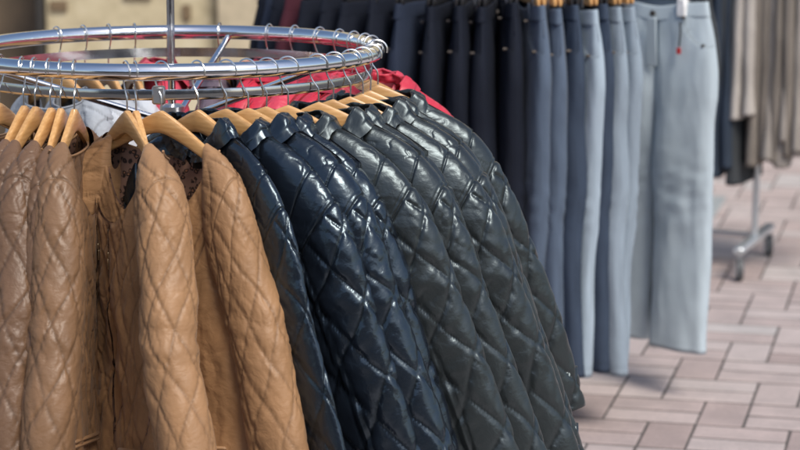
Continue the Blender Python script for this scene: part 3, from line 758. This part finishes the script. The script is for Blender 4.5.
# ------------------------------------------------------------------ paving
def paving():
    t = NT('paver_brick'); at = t.n('ShaderNodeAttribute', attribute_name='tone')
    c = t.ramp(at.outputs['Fac'], [(0, (.37, .295, .28)), (.3, (.46, .38, .365)), (.7, (.52, .45, .435)), (1, (.53, .50, .49))])
    v = t.coord('Object'); n = t.noise(v, 6, 5, .6); n2 = t.noise(v, 70, 4, .6)
    mx = t.n('ShaderNodeMix', data_type='RGBA', blend_type='MULTIPLY'); mx.inputs['Factor'].default_value = 1
    t.l(c, mx.inputs[6]); t.l(t.ramp(n, [(.3, (.80, .80, .80)), (.7, (1.08, 1.06, 1.05))]), mx.inputs[7])
    m2 = t.n('ShaderNodeMix', data_type='RGBA', blend_type='MULTIPLY'); m2.inputs['Factor'].default_value = 1
    t.l(mx.outputs[2], m2.inputs[6]); t.l(t.ramp(n2, [(.3, (.86, .86, .86)), (.7, (1.06, 1.06, 1.06))]), m2.inputs[7])
    t.l(m2.outputs[2], t.b.inputs['Base Color']); t.set(Roughness=.72)
    t.l(t.bump(n2, .35, .003), t.b.inputs['Normal']); return t.m
g = MB(); g.add([(-150, -150, -.0022), (150, -150, -.0022), (150, 150, -.0022), (-150, 150, -.0022)], [(0, 1, 2, 3)])
o = link('ground', g.mesh('ground', False), plain('joint_sand', (.085, .075, .070), .9, 0, .3, 5)); tag(o, kind='structure')
LB, WB = .285, .1425
rot = R_(-14); cr, sr = math.cos(rot), math.sin(rot)
V = []; F = []; T = []; rng = random.Random(5)
def brick(x, y, lx, ly):
    cx, cy = x + lx / 2, y + ly / 2
    wx, wy = cr * cx - sr * cy, sr * cx + cr * cy + 7
    if not (-3.5 < wx < 4.5 and 2.5 < wy < 13.1): return
    hx, hy = lx / 2 - .0030 - rng.uniform(0, .0015), ly / 2 - .0075 - rng.uniform(0, .002); b = .003
    tilt = (rng.uniform(-.004, .004), rng.uniform(-.004, .004), rng.uniform(-.0003, .0003)); jr_ = rng.uniform(-.006, .006)
    o = len(V); tone = min(1, max(0, rng.gauss(.55, .20)))
    for (ax, ay, z) in ((hx, hy, -.012), (hx, hy, -.0022), (hx - b, hy - b, 0)):
        for sx, sy in ((-1, -1), (1, -1), (1, 1), (-1, 1)):
            px, py = cx + sx * ax - jr_ * sy * ay, cy + sy * ay + jr_ * sx * ax
            V.append((cr * px - sr * py, sr * px + cr * py + 7, z + tilt[2] + tilt[0] * sx * ax + tilt[1] * sy * ay)); T.append(tone)
    for k in range(2):
        for j in range(4): F.append((o + k * 4 + j, o + k * 4 + (j + 1) % 4, o + k * 4 + 4 + (j + 1) % 4, o + k * 4 + 4 + j))
    F.append((o + 8, o + 9, o + 10, o + 11))
for r in range(-28, 32):
    for c in range(-23, 25):
        x0 = c * 3 * WB + (r * WB) % (3 * WB); y0 = r * LB
        brick(x0, y0, LB, WB); brick(x0, y0 + WB, LB, WB); brick(x0 + LB, y0, WB, LB)
me = bpy.data.meshes.new('pavement'); me.from_pydata(V, [], F); me.update()
a = me.attributes.new('tone', 'FLOAT', 'POINT'); a.data.foreach_set('value', T)
o = link('pavement', me, paving()); tag(o, kind='structure')
m = MB(); m.box((1.28, 10.45, .004), (.52, .62, .012), Matrix.Rotation(rot, 3, 'Z'), .003)
o = link('drain_cover', m.mesh('drain_cover'), plain('drain_metal', (.33, .36, .37), .6, 0, .1, 20)); tag(o, kind='structure')

# ------------------------------------------------------------------ building behind
def plaster():
    t = NT('ochre_plaster'); v = t.coord(); n = t.noise(v, 2.2, 6, .65); n2 = t.noise(v, 11, 4, .6)
    mx = t.n('ShaderNodeMath', operation='MULTIPLY_ADD'); t.l(n2, mx.inputs[0]); mx.inputs[1].default_value = .4; t.l(n, mx.inputs[2])
    t.l(t.ramp(mx.outputs[0], [(.42, (.26, .21, .125)), (.68, (.50, .43, .28)), (.9, (.58, .52, .37))]), t.b.inputs['Base Color']); t.set(Roughness=.85); return t.m
BY = 12.6
bl = empty('shop_building', (0, BY, 0)); tag(bl, 'blurred shop front of ochre plaster with a dark brown doorway behind the racks', 'building')
m = MB(); m.box((-1.54, .15, 1.25), (.98, .3, 2.5), bev=.01); link('wall', m.mesh('wall'), plaster(), bl)
m = MB(); m.box((-.92, .10, 1.25), (.24, .42, 2.5), bev=.012); link('pilaster', m.mesh('pilaster'), plain('light_stone', (.46, .39, .27), .8, 0, .25, 6), bl)
m = MB(); m.box((-2.95, .32, 1.25), (1.80, .12, 2.5), bev=.01); dr = link('door', m.mesh('door'), plain('brown_door_wood', (.085, .06, .036), .6, 0, .5, 3), bl)
m = MB(); m.tube([(-2.12, .22, .95), (-2.12, .22, 1.25)], .014, 10); link('handle', m.mesh('handle'), DULL, dr)
m = MB(); m.box((-2.055, .13, 1.25), (.045, .34, 2.5), bev=.006); link('door_frame', m.mesh('door_frame'), plain('dark_frame', (.03, .028, .025), .5), bl)
m = MB(); m.box((2.1, .25, 1.25), (5.8, .3, 2.5), bev=.01); link('shop_window_wall', m.mesh('shop_window_wall'), plain('dark_shop_glass', (.045, .05, .06), .25, 0, .4, 2), bl)
for k in range(5):
    m = MB(); m.box((-.35 + 1.2 * k, .085, 1.35), (.07, .03, 2.0), bev=.006); link('mullion', m.mesh('mullion'), plain('painted_mullion', (.09, .085, .08), .5), bl)
m = MB(); m.box((2.1, .08, .22), (5.8, .05, .44), bev=.008); link('stall_riser', m.mesh('stall_riser'), plain('grey_riser', (.16, .15, .14), .7, 0, .25, 5), bl)
m = MB(); m.box((.0, .22, 4.0), (10.2, .5, 3.0), bev=.02); link('upper_wall', m.mesh('upper_wall'), plaster(), bl)
for k, (x, z, w, h) in enumerate([(-1.95, .80, .10, .06), (-1.50, .86, .16, .05), (-1.22, .76, .05, .09)]):
    m = MB(); m.box((x, -.012, z), (w, .02, h), bev=.004)
    link('wall_bracket', m.mesh('wall_bracket'), plain('rusty_bracket', (.16, .11, .06), .7), bl)

# unseen building added behind the photographer to darken what the chrome and nylon reflect
ob = empty('added_reflection_building', (0, -13, 0)); tag(ob, 'unseen brick house front added behind the camera to darken reflections', 'building')
m = MB(); m.box((0, -2, 2.6), (26, 4, 5.2), bev=.05); link('wall', m.mesh('wall'), plain('dark_brick', (.24, .16, .12), .85, 0, .3, 9), ob)
m = MB(); m.box((0, -2, 5.35), (26.6, 4.6, .3), bev=.05); link('cornice', m.mesh('cornice'), plain('pale_stone', (.5, .47, .42), .8), ob)
gl = plain('window_glass', (.05, .06, .07), .08); fr = plain('white_frame', (.75, .75, .73), .5)
for fl in range(2):
    for k in range(9):
        x = -11.2 + 2.8 * k; z = 1.35 + 2.55 * fl
        m = MB(); m.box((x, .03, z), (1.35, .10, 1.75), bev=.02); f = link('window', m.mesh('window'), fr, ob)
        m = MB(); m.box((x, .07, z), (1.15, .06, 1.55), bev=.01); link('pane', m.mesh('pane'), gl, f)

# ------------------------------------------------------------------ light, sky, camera
w = bpy.data.worlds.new('World'); sc.world = w; w.use_nodes = True
nt = w.node_tree; bg = nt.nodes['Background']
sky = nt.nodes.new('ShaderNodeTexSky'); sky.sky_type = 'NISHITA'; sky.sun_disc = False
EL, AZ = 50, 150       # elevation, compass direction (from +Y clockwise) the light comes from
sky.sun_elevation = R_(EL); sky.sun_rotation = R_(AZ); sky.air_density = 1.0; sky.dust_density = 2.0; sky.ozone_density = 1.0
nt.links.new(sky.outputs[0], bg.inputs['Color']); bg.inputs['Strength'].default_value = .15
sl = bpy.data.lights.new('sun', 'SUN'); sl.energy = 3.2; sl.angle = R_(24); sl.color = (1, .94, .85)
so = bpy.data.objects.new('sun', sl); COL.objects.link(so)
dvec = Vector((math.sin(R_(AZ)) * math.cos(R_(EL)), math.cos(R_(AZ)) * math.cos(R_(EL)), math.sin(R_(EL))))
so.rotation_euler = dvec.to_track_quat('Z', 'Y').to_euler()
so.location = (0, 0, 6)
cd = bpy.data.cameras.new('camera'); cam = bpy.data.objects.new('camera', cd); COL.objects.link(cam)
cam.location = (0, 0, 1.77); cam.rotation_euler = (R_(90 - 10.1), 0, 0)
cd.sensor_width = 36; cd.lens = 99; cd.clip_start = .1; cd.clip_end = 600
cd.dof.use_dof = True; cd.dof.focus_distance = 4.55; cd.dof.aperture_fstop = 3.8
sc.camera = cam
sc.view_settings.view_transform = 'Standard'; sc.view_settings.look = 'None'; sc.view_settings.exposure = 0
sc.cycles.max_bounces = 6
